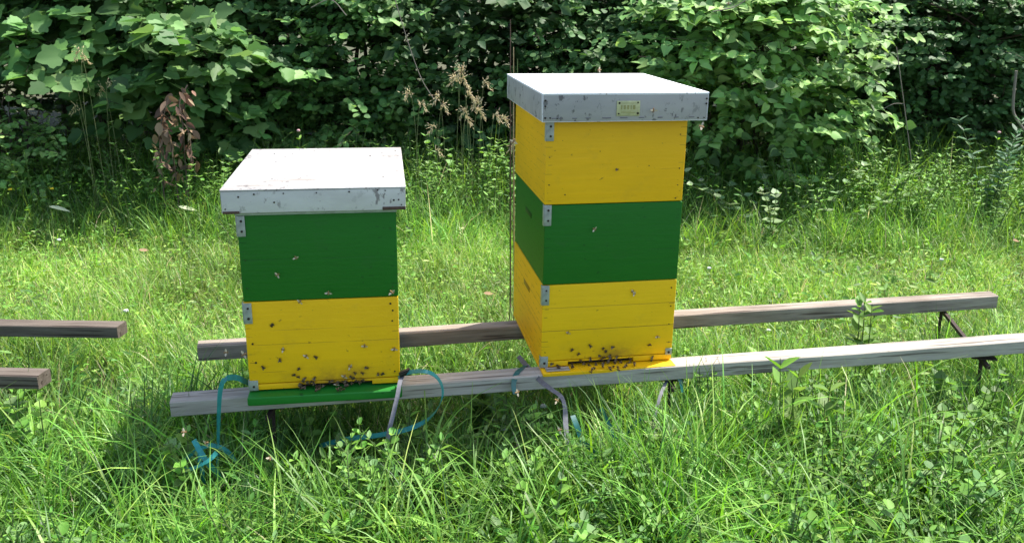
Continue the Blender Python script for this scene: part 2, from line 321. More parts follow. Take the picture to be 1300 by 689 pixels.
def make_hive(kind):
    left = kind == 'low'
    ft = .050 if left else .034
    x, y, z = (-.7341, 2.1297, .363) if left else (.0919, 2.3368, .345)
    yaw = .1517 if left else .1781
    base = Vector((x, y, z-ft)); mid = Matrix.Rotation(yaw, 3, 'Z') @ Vector((W_/2, D_/2, 0))
    root = empty('beehive', (x, y, z), yaw); root.rotation_euler = (.0009 if left else -.0024, .0048, yaw)
    ML, MBd = (M_y1, M_gb) if left else (M_y2, M_yb)
    # floor board: rim the colour of the body, alighting board below it
    q = BM(); rim = .018
    ex0, ex1 = (.14, .34) if left else (.085, .295)
    q.box(.001, ex0, 0, .03, -rim, -.0012, .001); q.box(ex1, W_-.001, 0, .03, -rim, -.0012, .001)
    q.box(.001, .022, .03, D_, -rim, -.0012, .001); q.box(W_-.022, W_-.001, .03, D_, -rim, -.0012, .001); q.box(.022, W_-.022, D_-.02, D_, -rim, -.0012, .001)
    q.box(ex0, ex1, .002, .03, -.0085 if left else -.007, -.0012, .0005)
    fr = q.done('floor_rim', M_y1 if left else M_yb, root)
    q = BM(); q.box(ex0-.01, ex1+.01, .012, .014, -rim, -.0015, 0); q.done('entrance_dark', M_dark, fr)  # near-black sheet behind the gap stands for the unlit inside
    q = BM()
    pr = .036 if left else .038
    vs = q.box(-.004 if left else -.001, W_+.004 if left else W_+.001, -pr, D_, -ft, -rim-.0004, .006 if left else .003, 3)
    for v in q.b.verts:
        if v.co.y < -.005 and v.co.z > -ft+.012: v.co.z -= (.006 if left else .004)
    lb = q.done('landing_board', M_gb if left else M_yb, root); 
    if not left:
        q = BM(); q.box(.012, .085, -.030, -.004, -rim-.0015, -rim+.0002, .0003); q.done('worn_patch', M_wg, lb).location = (0, 0, -.0012)
    lev = 2 if left else 3
    mats = [M_y1, M_g1] if left else [M_y2, M_g2, M_y3]
    labs = ['yellow lower hive box with seams and screws', 'green upper hive box'] if left else ['yellow bottom hive box with seams between its boards', 'green middle hive box', 'yellow top hive box']
    off = [(0, 0, 0), (.0008, .002, -.003)] if left else [(0, 0, .002), (.0005, .0025, -.003), (-.0012, 0, .003)]
    bx = [box(root, k*H_, mats[k], label=labs[k], dx=off[k][0], dy=off[k][1], rz=off[k][2]) for k in range(lev)]
    if left:
        clip(bx[1], .0, .187, .021, .057); clip(bx[0], .0, .184, .022, .06, 2)
        clip(bx[0], -.0005, -.018, .024, .03, 1); bx[0].children[-1]['label'] = 'corner clip smeared with green paint'
        screws(bx[0], [(.398, .226), (.402, .174), (.017, .123), (.022, .066), (.404, .085), (.405, .018), (.404, .205), (.072, .172)])
        screws(bx[1], [(.405, .03), (.403, .2), (.405, .11), (.014, .12), (.013, .04)], r=.0012)
    else:
        clip(bx[2], .001, .187, .021, .056); clip(bx[1], -.001, .184, .021, .062); clip(bx[0], -.001, .184, .021, .062)
        clip(bx[0], -.001, -.019, .022, .036, 1); clip(bx[0], .398, -.002, .021, .021, 1)
        screws(bx[0], [(.404, .22), (.406, .16), (.404, .10), (.012, .03), (.408, .04)], r=.0018)
        screws(bx[2], [(.012, .14), (.012, .06), (.40, .2), (.404, .1), (.402, .05), (.398, .01), (.06, .03), (.16, .155), (.31, .11)], r=.0017)
        for k in (0, 1):   # hand hold in the left side, recess shade put into darker paint
            q = BM()
            q.box(-.0012, .004, .19, .285, .155, .172, .001); q.done('hand_hold_shade', painted('hand_hold_shade_%d' % k, tuple(c*.35 for c in (YEL, GRN)[k]), BR, [], 30+k, .5, False), bx[k])
    # inner cover strip and telescoping lid
    top = lev*H_
    if left: lw, ld, lh, lo, lox, lt = .4784, .5827, .0596, .0178, .0318, .0135
    else: lw, ld, lh, lo, lox, lt = .4835, .578, .0762, .0317, .0203, .0029
    if left:
        q = BM(); q.box(-.002, W_+.002, -.006, D_+.002, top, top+lt+.012, .0015); q.done('inner_cover', M_inner, root)
    q = BM(); x0, x1, y0, y1 = -lox, lw-lox, -lo, ld-lo; z0, z1 = top+lt-.004, top+lt+lh
    t = .014
    q.box(x0, x1, y0, y0+t, z0, z1-.004, .0015, 2, 1); q.box(x0, x1, y1-t, y1, z0, z1-.004, .0015, 2, 1)
    q.box(x0, x0+t, y0+t, y1-t, z0, z1-.004, .0015, 2, 1); q.box(x1-t, x1, y0+t, y1-t, z0, z1-.004, .0015, 2, 1)
    q.box(x0-.001, x1+.001, y0-.001, y1+.001, z1-.004, z1, .001, 2, 0)
    q.box(x0+t, x1-t, y0+t, y1-t, z1-.02, z1-.004, 0, 1, 1)
    lid = q.done('lid', [M_lid1, M_lid1s] if left else [M_lid2, M_lid2s], root)
    zc = z0+lh*.5
    if left:
        screws(lid, [(x0+.045, z1-.019), (x0+.085, z1-.013), (x0+.16, z1-.012), (x0+.245, z1-.012), (x0+.33, z1-.011), (x0+.425, z1-.010), (x0+.405, z1-.008), (x0+.01, z0+.012), (x0+.467, z0+.014), (x0+.46, z0+.028), (x0+.135, z0+.028), (x0+.447, z0+.027)], y0-.0005, .0022)
        q = BM(); q.box(x0+.003, x0+.045, y0-.002, y0+.003, z0-.001, z0+.006, .001); q.done('rotten_edge', M_rot, lid)
        q = BM(); q.box(x1-.062, x1-.001, y0-.002, y0+.003, z0+.0, z0+.009, .0015); q.done('rotten_edge', M_rot, lid)
        for (a, c_) in ((.08, .49), (.10, .36), (.38, .44), (.46, .52), (.42, .12)):
            q = BM(); q.tube([(0, 0, 0), (0, 0, .0012)], .003, 8); q.done('screw', M_screw, lid, (x0+a, y0+c_, z1-.0002))
    else:
        screws(lid, [(x0+.008, z1-.020), (x0+.008, z1-.036), (x0+.008, z0+.012), (x0+.022, z0+.012), (x0+.042, z0+.010), (x1-.006, z1-.018), (x1-.006, z1-.032), (x1-.028, z0+.008), (x1-.01, z0+.008)], y0-.0005, .0024)
        mc = plain('crease_shade', (.16, .15, .16), .6)
        for k in range(9):   # dents and folds along the sheet metal skirt, shade painted as dark strips
            q = BM(); xx = x0+.03+k*.05+random.uniform(-.01, .01); q.box(xx, xx+random.uniform(.012, .03), y0-.0012, y0+.001, z0+.009, z0+.0115, .0005); q.done('skirt_crease_shade', mc, lid)
        q = BM(); px = x0+.212; pz = z0+.016; q.box(px, px+.068, y0-.003, y0-.0002, pz, pz+.042, .0012)
        pl = q.done('nameplate', M_plate, lid)
        screws(pl, [(px+.006, pz+.006), (px+.062, pz+.007), (px+.007, pz+.036), (px+.061, pz+.037)], y0-.0032, .0026)
        q = BM(); random.seed(3)
        q.box(px+.012, px+.056, y0-.0036, y0-.003, pz+.035, pz+.0362, 0)
        for k, (a, w2, zz, hh) in enumerate([(.012, .004, .018, .012), (.020, .006, .018, .012), (.030, .006, .018, .012), (.040, .003, .018, .012), (.047, .007, .018, .012), (.012, .042, .008, .0014), (.012, .03, .012, .0012)]):
            q.box(px+a, px+a+w2, y0-.0036, y0-.003, pz+zz, pz+zz+hh, 0)
        q.done('engraving', M_mark, pl)
    return root, yaw, (x, y, z)
random.seed(11)
hl = make_hive('low'); tag(hl[0], 'shorter beehive on the left, green box over yellow box under a peeling white lid', 'beehive', 'painted beehives on the wooden rails')
hr = make_hive('tall'); tag(hr[0], 'taller three-box beehive on the right, yellow, green and yellow under a grey metal lid', 'beehive', 'painted beehives on the wooden rails')

def front_pt(h, px, py, off=0):
    root, yaw, o = h; n = Vector((math.sin(yaw), -math.cos(yaw), 0)); o = Vector(o)+n*off; c = Vector((0, 0, CAMZ)); d = ray(px, py)
    return c+d*((o-c).dot(n)/d.dot(n)), n
random.seed(5)
LB = [(400,452),(635,435),(283,503),(523,522),(488,560),(518,572),(572,577),(635,575),(605,610),(988,512),(900,542),(950,543),(1060,548),(1085,555),(880,575),(342,225),(545,622),(570,632),(590,615),(625,605),(660,628),(700,628),(735,610),(760,600),(775,615),(800,605),(820,600),(850,600),(880,605),(905,600),(930,600),(890,585),(850,620),(640,640),(540,640),(560,605),(950,595)]
LP = [(425,388),(578,428),(968,368),(868,500),(830,572),(780,625),(1170,380)]
for x, y in LB:
    p, n = front_pt(hl, 280+x/5.3, 370+y/5.3, .0008); bee(p, n, 0, 'brown bee crawling on the front around the entrance of the shorter beehive', 'bees on the front of the shorter beehive')
for x, y in LP:
    p, n = front_pt(hl, 280+x/5.3, 370+y/5.3, .001); bee(p, n, 1, 'pale-winged bee on the yellow front of the shorter beehive', 'pale bees on the yellow front of the shorter beehive')
for x, y in [(655,660),(640,672),(800,650),(815,662),(790,668),(830,655),(660,645),(540,655),(430,650),(845,640)]:
    p = atz(280+x/5.3, 370+y/5.3, .363-.0195); bee(p, (0, -.2, 1), 0, 'brown bee on the green landing board of the shorter beehive', 'bees on the green landing board')
RB = [(367,450),(403,472),(413,503),(467,420),(470,490),(540,443),(555,458),(525,480),(540,492),(525,500),(580,475),(575,500),(620,483),(597,430),(790,420),(812,483),(803,507),(683,492),(265,522),(290,530),(370,525),(690,515),(570,515),(600,512),(440,522),(670,520),(705,520),(640,515),(545,515),(500,518),(585,490),(460,525),(615,500)]
for x, y in RB:
    p, n = front_pt(hr, 640+x/4.308, 340+y/4.308, .0008); bee(p, n, 0, 'brown bee crawling on the front around the entrance of the taller beehive', 'bees on the front of the taller beehive')
for x, y in [(303,548),(378,545),(478,560),(490,548),(580,545),(583,560),(625,548),(628,562),(670,538),(712,535),(540,545),(600,540),(655,545),(470,570)]:
    p = atz(640+x/4.308, 340+y/4.308, .345-.0195); bee(p, (0, -.2, 1), 0, 'brown bee on the yellow landing board of the taller beehive', 'bees on the yellow landing board')
for x, y in [(837,372),(705,125),(347,355),(713,140)]:
    p, n = front_pt(hr, 640+x/4.308, 340+y/4.308, .001); bee(p, n, 1, 'pale-winged bee on the yellow bottom box of the taller beehive', 'pale bees on the bottom box of the taller beehive')
for h, x, y, lab in [(hl, 376, 327.5, 'upper of the two bees hovering before the green box of the shorter beehive'), (hl, 353, 348, 'bee left of and below another in the middle of the shorter beehive\'s green box'),
                     (hl, 417, 370.5, 'bee low on the green box above its bottom edge, middle of the shorter beehive'), (hl, 498, 371, 'bee by the right bottom corner of the shorter beehive\'s green box'),
                     (hl, 380, 383, 'bee on the line between green and yellow boxes of the shorter beehive'), (hr, 755, 291, 'lone bee on the green middle box of the taller beehive'),
                     (hr, 829, 141, 'bee on the grey lid edge to the right of the brass plate')]:
    p, n = front_pt(h, x, y, .036 if y < 150 else .006); bee(p, n, 1, lab, None, sc=1.1)
p = front_pt(hr, 784, 215, .001); bee(p[0], p[1], 0, 'small bee in the middle of the taller beehive\'s yellow top box', None)
for x, y, Y, lab in [(652.5, 178, 2.0, 'pinkish bee flying at the left edge of the taller beehive below its lid'), (889, 161, 2.0, 'bee flying just right of the taller beehive below its lid corner'),
                     (288, 447, 2.1, 'bee flying before the rear rail left of the shorter beehive'), (309, 450, 2.1, 'bee flying close to the left edge of the shorter beehive'),
                     (760, 89, 2.9, 'round blurred bee hovering above the back edge of the grey lid'), (925, 4, 3.0, 'bee flying high before the bright leafy bush'),
                     (235, 548, 1.9, 'bee flying over the grass left of the coiled teal strap'), (262, 562, 1.9, 'bee flying right above the coiled teal strap'), (343, 580, 1.85, 'bee flying low over the grass in front of the shorter beehive'),
                     (657, 497, 2.0, 'bee flying below the front rail between the two beehives'), (707, 508, 2.1, 'bee flying by the bend of the dark strap under the taller beehive'),
                     (712, 545, 2.0, 'bee flying low beside the grey strap under the taller beehive')]:
    bee(at(x, y, Y), (random.uniform(-.4, .4), -1, random.uniform(-.2, .6)), 1, lab, None, sc=1.25)

# ------------------------------------------------------------------ rails and iron stand
def rail(x, y, zt, yaw, s0, s1, w, h, m, label, warp=.002, seed=0, slope=0):
    r_ = random.Random(seed); o = empty('wooden_rail', (x, y, zt), yaw); bpy.data.objects.remove(o)
    q = BM(); n = 24; b_ = q.b; prof = [(0, -h), (0, -.003), (.003, 0), (w-.003, 0), (w, -.003), (w, -h)]
    prof = [(0, -h+.003)]+prof[1:-1]+[(w, -h+.003), (w-.003, -h), (.003, -h)]
    rings = []
    ph = r_.uniform(0, 6)
    for i in range(n+1):
        s = s0+(s1-s0)*i/n; dy = warp*math.sin(s*1.7+ph); dz = warp*.7*math.sin(s*2.3+ph*2)
        sk_ = (0.006 if i == n else -.004 if i == 0 else 0)
        rings.append([b_.verts.new((s+(sk_*a/w), a+dy+r_.uniform(-.0004, .0004), c+dz+r_.uniform(-.0004, .0004))) for a, c in prof])
    k = len(prof)
    for i in range(n):
        for j in range(k): b_.faces.new((rings[i][j], rings[i][(j+1) % k], rings[i+1][(j+1) % k], rings[i+1][j]))
    b_.faces.new(rings[0]); b_.faces.new(rings[-1][::-1])
    o = q.done('wooden_rail', m, None, (x, y, zt)); o.rotation_euler = (0, -slope, yaw)
    tag(o, label, 'wooden rail', 'squared timber rails'); return o
rail(-.5, 2.200, .3118, .1666, -.469, 2.6, .065, .047, M_wg, 'long grey front rail of squared timber under both beehives', .0015, 1, .007)
rail(-.5, 2.6015, .3106, .1863, -.533, 2.439, .056, .052, M_wb, 'long brown rear rail of squared timber under both beehives', .0015, 2)
rail(-.5, 2.6397, .3109, -.02, -2.0, -.856, .058, .043, M_wd, 'dark brown rear timber stub ending at the left, farther and longer of two', .001, 3)
rail(-.5, 2.239, .3108, -.0384, -1.9, -.921, .058, .044, M_wd, 'dark brown front timber stub ending at the left, nearer and shorter of two', .001, 4)
def stand(p0, p1, label, zt=.262):   # p0 front, p1 rear
    root = empty('iron_stand', ((p0[0]+p1[0])/2, (p0[1]+p1[1])/2, 0)); o0 = Vector(((p0[0]+p1[0])/2, (p0[1]+p1[1])/2, 0))
    a = Vector((*p0, zt))-o0; c = Vector((*p1, zt))-o0; d = (c-a).normalized(); e = Vector((-d.y, d.x, 0))
    q = BM(); q.tube([a-d*.04+Vector((0, 0, -.014)), c+d*.04+Vector((0, 0, -.014))], .009, 4); q.done('crossbar', M_iron, root)
    for p in (a, c):
        q = BM(); vs = q.box(-.04, .04, .0, .045, -.005, -.0005, .001); pl = q.done('support_plate', M_iron, root, p); pl.rotation_euler.z = math.atan2(-e.y, -e.x)
        q = BM(); q.tube([p+Vector((0, .02, -.006)), Vector((p.x*1.02, p.y*1.05, 0))], .006, 6); q.done('leg', M_iron, root)
    tag(root, label, 'iron stand', 'rusty iron stands under the rails')
def onrail(s, f=True):
    return (-.5+s*math.cos(.1666)-.02*0, 2.200+s*math.sin(.1666)+.02) if f else (-.5+s*math.cos(.1863), 2.6015+s*math.sin(.1863)+.015)
stand(onrail(2.12), onrail(2.22, False), 'rusty iron stand under the free right ends of the rails')
stand(onrail(1.02), onrail(1.02, False), 'rusty iron stand just right of the taller beehive')
stand(onrail(-.2), onrail(-.2, False), 'rusty iron stand under the shorter beehive')
stand((-2.1, 2.32), (-2.1, 2.70), 'rusty iron stand under the dark timber stubs')

# ------------------------------------------------------------------ straps
def ribbon(name, pts, wdir, w, m, label, cat='strap', t=.0009, parent=None, group='loose hive straps'):
    P = spline(pts, 8); Wd = [Vector(v) for v in wdir]; q = BM(); rings = []; n = len(P)
    for i, p in enumerate(P):
        u = i/(n-1)*(len(Wd)-1); j = min(int(u), len(Wd)-2); wv = Wd[j].lerp(Wd[j+1], u-j).normalized()
        tg = (P[min(i+1, n-1)]-P[max(i-1, 0)]).normalized(); wv = (wv-tg*wv.dot(tg)).normalized(); nn = tg.cross(wv)
        rings.append([q.b.verts.new(p+wv*w/2*a+nn*t/2*c) for a, c in ((-1, -1), (1, -1), (1, 1), (-1, 1))])
    for i in range(n-1):
        for k in range(4): q.b.faces.new((rings[i][k], rings[i][(k+1) % 4], rings[i+1][(k+1) % 4], rings[i+1][k]))
    q.b.faces.new(rings[0]); q.b.faces.new(rings[-1][::-1])
    o = q.done(name, m, parent)
    if label: tag(o, label, cat, group)
    return o
X_, Z_, Y_ = (1, 0, 0), (0, 0, 1), (0, 1, 0)
ribbon('strap', [at(330, 492, 2.20), at(316, 486, 2.165), at(300, 479, 2.12), at(286, 481, 2.08), at(280, 494, 2.06), at(278, 520, 2.05), at(277, 560, 2.06), at(276, 600, 2.05), atz(276, 625, .02)], [(0, 1, .4), (.3, 1, .2), (.6, 1, 0), (.15, 1, 0), (.06, 1, 0)], .016, M_teal, 'teal strap looping over the front rail at the left foot of the shorter beehive')
ribbon('strap', [atz(300, 585, .16), atz(285, 570, .2), atz(266, 565, .22), atz(246, 574, .22), atz(231, 589, .2), atz(238, 596, .2), atz(262, 586, .24), atz(275, 574, .26)], [(0, .2, 1), (0, .4, 1), (.1, .2, 1), (.3, .3, 1), (0, 1, .4), (0, .3, 1)], .012, M_teal, 'curled light teal strap lying in the grass at the lower left')
ribbon('strap', [atz(246, 558, .27), atz(254, 572, .25), atz(263, 586, .23), atz(275, 600, .19), atz(286, 618, .12)], [(1, .3, .4), (1, .2, .5), (1, 0, .4)], .014, M_teal, 'broad straight end of teal strap slanting down right through the coil')
ribbon('strap', [atz(250, 568, .23), atz(253, 582, .21), atz(257, 600, .18), atz(260, 620, .12)], [(1, .2, .2), (1, 0, .2), (1, .4, 0)], .010, M_teal, 'narrow end of teal strap hanging straight down inside the coil')
ribbon('strap', [at(500, 480, 2.21), at(516, 473, 2.17), at(538, 471, 2.12), at(554, 478, 2.13), at(562, 494, 2.13), at(558, 514, 2.12), atz(542, 533, .23), atz(515, 545, .2), atz(480, 552, .19), atz(440, 557, .18), atz(405, 566, .14)], [(0, .5, 1), (0, 1, .5), (.2, 1, .2), (.3, 1, 0), (.2, .8, .5), (0, .4, 1), (0, .3, 1), (0, .4, 1)], .014, M_teal, 'teal strap making a wide loop at the right foot of the shorter beehive')
ribbon('strap', [at(512, 474, 2.185), at(508, 484, 2.15), at(505, 500, 2.12), at(500, 522, 2.09), at(494, 547, 2.06), at(490, 575, 2.04)], [(1, .2, 0), (1, .3, 0), (1, 0, 0)], .012, M_grey, 'grey webbing strap hanging at the right corner of the shorter beehive')
q = BM(); p = at(514, 473, 2.17); q.box(-.017, .017, -.007, .007, -.005, .005, .002); q.box(-.012, .016, -.004, .006, .004, .008, .001)
o = q.done('buckle', M_black, None, p); o.rotation_euler = (.2, -.35, .2); tag(o, 'black plastic buckle on the strap at the right corner of the shorter beehive', 'buckle')
ribbon('strap', [at(672, 462, 2.42), at(664, 466, 2.36), at(656, 474, 2.31), at(652, 488, 2.27), at(654, 500, 2.25)], [(1, .6, 0), (1, .5, 0), (1, 1, 0)], .016, M_tealdk, 'short teal strap hanging over the front rail left of the taller beehive')
ribbon('strap', [at(658, 452, 2.46), at(672, 468, 2.36), at(686, 483, 2.28), at(700, 494, 2.22), at(712, 503, 2.18), at(717, 516, 2.15), at(718, 535, 2.12), at(720, 560, 2.08), at(723, 590, 2.03), at(724, 620, 2.0)], [(1, .2, .8), (.5, .2, .8), (1, .2, .2), (.5, 1, 0), (1, .3, 0), (.3, 1, 0), (1, 0, 0)], .015, M_grey, 'dark grey webbing strap running from under the taller beehive into the grass')
ribbon('strap', [atz(727, 527, .26), atz(733, 542, .24), atz(740, 560, .21), atz(752, 572, .19), atz(762, 600, .14), atz(768, 630, .08)], [(1, .2, 0), (1, 0, .3), (1, -.4, .3), (1, 0, 0)], .015, M_tealdk, 'teal strap end standing in the grass below the taller beehive, left one')
ribbon('strap', [atz(763, 518, .27), atz(772, 536, .23), atz(782, 557, .19), atz(790, 566, .17), atz(800, 545, .2), atz(813, 531, .24)], [(1, .2, 0), (1, 0, .3), (0, .4, 1), (.3, 0, 1)], .011, M_tealdk, 'thin teal strap bent to a hook in the grass below the taller beehive')
ribbon('strap', [at(853, 470, 2.46), at(846, 484, 2.38), at(839, 500, 2.32), at(833, 520, 2.28), at(828, 545, 2.25)], [(1, .2, 0), (1, .3, 0), (1, 0, 0)], .010, M_grey, 'pale grey webbing strap hanging at the right corner of the taller beehive')
ribbon('strap', [at(852, 468, 2.45), at(858, 474, 2.40), at(864, 484, 2.37), at(866, 498, 2.35)], [(1, .3, .3), (1, .3, 0), (.6, 1, 0)], .014, M_tealdk, 'short dark teal strap end curling down right of the taller beehive')

# ------------------------------------------------------------------ grass
def vnoise(x, y, s, seed):
    r_ = np.random.default_rng(seed); t = np.zeros_like(x)
    for k in range(6):
        a = r_.uniform(0, 6.28); f = s*r_.uniform(.6, 1.7); t += np.sin((x*np.cos(a)+y*np.sin(a))*f+r_.uniform(0, 6.28))
    return t/6
def sample(n, y0, y1, k=.78, m=.7):
    out = []
    y = rng.uniform(y0, y1, n*2); x = rng.uniform(-1, 1, n*2)*(k*y1+m); ok = np.abs(x) < k*y+m; return x[ok][:n], y[ok][:n]
def hive_local(x, y, h):
    root, yaw, o = h; dx, dy = x-o[0], y-o[1]; return dx*math.cos(yaw)+dy*math.sin(yaw), -dx*math.sin(yaw)+dy*math.cos(yaw)
def under(x, y):   # positions below hives or rails
    m = np.zeros(len(x), bool)
    for h in (hl, hr):
        u, v = hive_local(x, y, h); m |= (u > -.03) & (u < .45) & (v > -.09) & (v < .56)
    for (rx, ry, ya, s0, s1) in ((-.5, 2.2, .1666, -.5, 2.7), (-.5, 2.6015, .1863, -.56, 2.46), (-.5, 2.6397, -.02, -2.1, -.83), (-.5, 2.239, -.0384, -2, -.9)):
        dx, dy = x-rx, y-ry; s = dx*math.cos(ya)+dy*math.sin(ya); v = -dx*math.sin(ya)+dy*math.cos(ya); m |= (s > s0) & (s < s1) & (v > -.035) & (v < .09)
    return m
G1, G2, G3, G4, ST, DK = (.13, .27, .045), (.18, .35, .055), (.265, .41, .085), (.08, .19, .04), (.48, .43, .24), (.05, .12, .03)
grass = Soup()
def tufts(n, y0, y1, per, hr_, wr, cols, wts, spread=.03, lean=.25, curl=(.3, 1.3), seg=4, hmod=None, mod=None):
    x, y = sample(n, y0, y1)
    if mod is not None:
        ok = rng.random(len(x)) < mod(x, y); x, y = x[ok], y[ok]
    k = rng.integers(max(1, per//2), per+per//2+1, len(x)); X = np.repeat(x, k); Yy = np.repeat(y, k); m = len(X)
    hb = np.repeat(rng.uniform(.75, 1.2, len(x)), k); X = X+rng.normal(0, spread, m); Yy = Yy+rng.normal(0, spread, m)
    h = rng.uniform(*hr_, m)*hb*(1 if hmod is None else hmod(X, Yy)); u = under(X, Yy); h[u] = np.minimum(h[u], .24*rng.uniform(.6, 1, u.sum()))
    ph = np.repeat(rng.uniform(0, 6.28, len(x)), k)+rng.normal(0, .9, m)
    c = palette(m, cols, wts); c = c*(np.repeat(1+rng.normal(0, .2, (len(x), 1)), k, 0)*(1+.45*vnoise(X, Yy, 5, 21)+.3*vnoise(X, Yy, 17, 22))[:, None]); c = np.clip(c, .01, .7)
    blades(grass, np.stack([X, Yy, np.zeros(m)], 1), h, rng.uniform(*wr, m), ph, np.abs(rng.normal(0, lean, m)), rng.uniform(*curl, m), c, seg)
def tuft_at(pts, per, hr_, wr, cols, sp=.05):
    X = np.repeat([p[0] for p in pts], per)+rng.normal(0, sp, per*len(pts)); Yy = np.repeat([p[1] for p in pts], per)+rng.normal(0, sp*.7, per*len(pts)); m = len(X)
    blades(grass, np.stack([X, Yy, np.zeros(m)], 1), rng.uniform(*hr_, m), rng.uniform(*wr, m), rng.uniform(0, 6.28, m), np.abs(rng.normal(0, .2, m)), rng.uniform(.3, 1.5, m), palette(m, cols, [1]*len(cols)), 5)
tuft_at([(1.68, 2.97), (1.62, 2.95), (1.74, 2.98), (1.66, 2.93)], 34, (.22, .36), (.003, .005), [G1, G2, G4])
tuft_at([(1.56, 2.49), (1.60, 2.50), (1.64, 2.50), (1.59, 2.46), (1.50, 2.48), (.50, 2.31), (.56, 2.32), (-.72, 2.08), (-.66, 2.10), (-.6, 2.09)], 32, (.22, .33), (.003, .006), [(.10, .25, .03), G2, G4])
# long foreground grass
hm = lambda x, y: np.clip(1+.5*vnoise(x, y, 5, 1), .45, 1.5)
F1, F2, F3 = (.10, .25, .03), (.15, .33, .045), (.06, .16, .025)
tufts(1350, .95, 2.42, 14, (.13, .33), (.004, .0082), [F1, F2, F3, G2, DK, ST], [5, 4, 4, 2, 2, .25], .032, .24, (.3, 1.8), 5, hm)
tufts(420, 1.6, 2.2, 10, (.24, .38), (.0035, .007), [F1, F2, F3, G2], [4, 3, 3, 2], .03, .2, (.4, 1.9), 5, hm)
tufts(160, 1.55, 2.12, 6, (.34, .50), (.005, .0085), [G2, F2, G3], [3, 3, 1], .02, .3, (1.0, 2.6), 7)
tufts(380, 1.2, 2.3, 6, (.26, .40), (.0045, .0085), [G2, G3, F2], [3, 2, 2], .03, .25, (.9, 2.3), 6, hm)
tufts(3000, .95, 2.6, 12, (.05, .15), (.002, .004), [F1, F3, DK, ST], [3, 3, 3, .6], .05, .5, (.2, 1.2), 3)
# around and between the rails
tufts(2500, 2.25, 3.1, 12, (.12, .30), (.0026, .0045), [G1, G2, G4, G3, ST], [3, 3, 3, 2, .5], .04, .35, (.3, 1.6), 4, hm)
# mown middle strip
hm2 = lambda x, y: np.clip(1+.75*vnoise(x, y, 6, 3)+.5*vnoise(x, y, 15, 4), .3, 1.9)
G5 = (.37, .49, .15)
tufts(11500, 2.9, 5.0, 12, (.05, .15), (.0022, .004), [G2, G3, G1, G4, ST, G5], [4, 5, 2, .8, 1.0, 2.5], .05, .5, (.2, 1.6), 3, hm2)
tufts(1500, 2.9, 4.8, 10, (.03, .09), (.002, .0035), [ST, (.40, .33, .18), G5], [4, 2, 2], .07, 1.0, (.1, .8), 3, None, lambda x, y: (vnoise(x, y, 2.2, 11) > .28)*1.0)
tufts(1500, 2.9, 4.9, 9, (.10, .22), (.003, .005), [G2, G3, G1, ST], [3, 3, 2, .5], .035, .3, (.4, 1.8), 4, hm2, lambda x, y: np.clip(vnoise(x, y, 3, 5)*1.5+.5, 0, 1))
# higher grass towards the hedge
hm3 = lambda x, y: np.clip(.5+(y-4.2)*.62+.35*vnoise(x, y, 5, 7), .35, 1.6)
tufts(4600, 4.4, 6.1, 12, (.20, .46), (.003, .006), [G1, G2, G4, G3, ST], [4, 4, 3, 1, .25], .06, .38, (.2, 2.1), 4, hm3)
tufts(1200, 5.9, 8.5, 8, (.12, .3), (.005, .009), [G4, DK, G1], [3, 3, 1], .07, .3, (.2, 1.2), 3)
tag(grass.done('grass', M_grass), kind='stuff', cat=None)['label'] = 'green grass, long in front of the rails and mown short behind the hives'
# clover and other low leaves
cov = Soup()
def clover(n, y0, y1, zr, sr, cols, wts):
    x, y = sample(n, y0, y1); ok = ~under(x, y) | (rng.random(len(x)) < .3); x, y = x[ok], y[ok]; m = len(x); z = rng.uniform(*zr, m)
    n0 = nrm(np.stack([rng.normal(0, .45, m), rng.normal(-.1, .45, m), np.ones(m)], 1)); s = rng.uniform(*sr, m); c = palette(m, cols, wts, .2); a0 = rng.uniform(0, 6.28, m)
    for k in range(3):
        a = a0+k*2.094; t = np.stack([np.cos(a), np.sin(a), np.zeros(m)], 1); leaves(cov, 'round', np.stack([x, y, z], 1), t, n0, s, c)
clover(9000, 2.7, 5.0, (.03, .13), (.006, .013), [G1, G2, G3, (.13, .22, .07)], [3, 3, 2, 1])
clover(3500, 1.0, 2.7, (.03, .16), (.009, .018), [G1, G4, G2], [3, 3, 1])
def lows(n, y0, y1, kind, zr, sr, cols, wts, tilt=.5, mod=None):
    x, y = sample(n, y0, y1); ok = ~under(x, y)
    if mod is not None: ok &= rng.random(len(x)) < mod(x, y)
    x, y = x[ok], y[ok]; m = len(x); a = rng.uniform(0, 6.28, m)
    tip = np.stack([np.cos(a), np.sin(a), rng.normal(.3, .4, m)], 1); nn = np.stack([rng.normal(0, tilt, m), rng.normal(0, tilt, m), np.ones(m)], 1)
    leaves(cov, kind, np.stack([x, y, rng.uniform(*zr, m)], 1), tip, nn, rng.uniform(*sr, m), palette(m, cols, wts, .2))
lows(6000, 2.9, 5.0, 'long', (.04, .16), (.025, .05), [G1, G4, G2, G5], [3, 2, 2, 1], .5, lambda x, y: np.clip(vnoise(x, y, 4, 31)*3, 0, 1))
lows(14000, 2.8, 5.0, 'lance', (.03, .15), (.012, .032), [G1, G2, G3, G5], [3, 3, 2, 1])
lows(5000, 1.0, 2.8, 'lance', (.03, .2), (.02, .055), [G1, G4, G2], [3, 3, 2])
lows(500, 1.0, 4.4, 'long', (.02, .07), (.03, .07), [G1, G4, G2, (.16, .22, .08)], [3, 2, 2, 1])
lows(9000, 4.6, 6.0, 'lance', (.05, .38), (.02, .045), [G1, G4, G2], [3, 2, 2])
tag(cov.done('ground_cover', M_leaf), kind='stuff')['label'] = 'clover and other small low leaves among the grass'

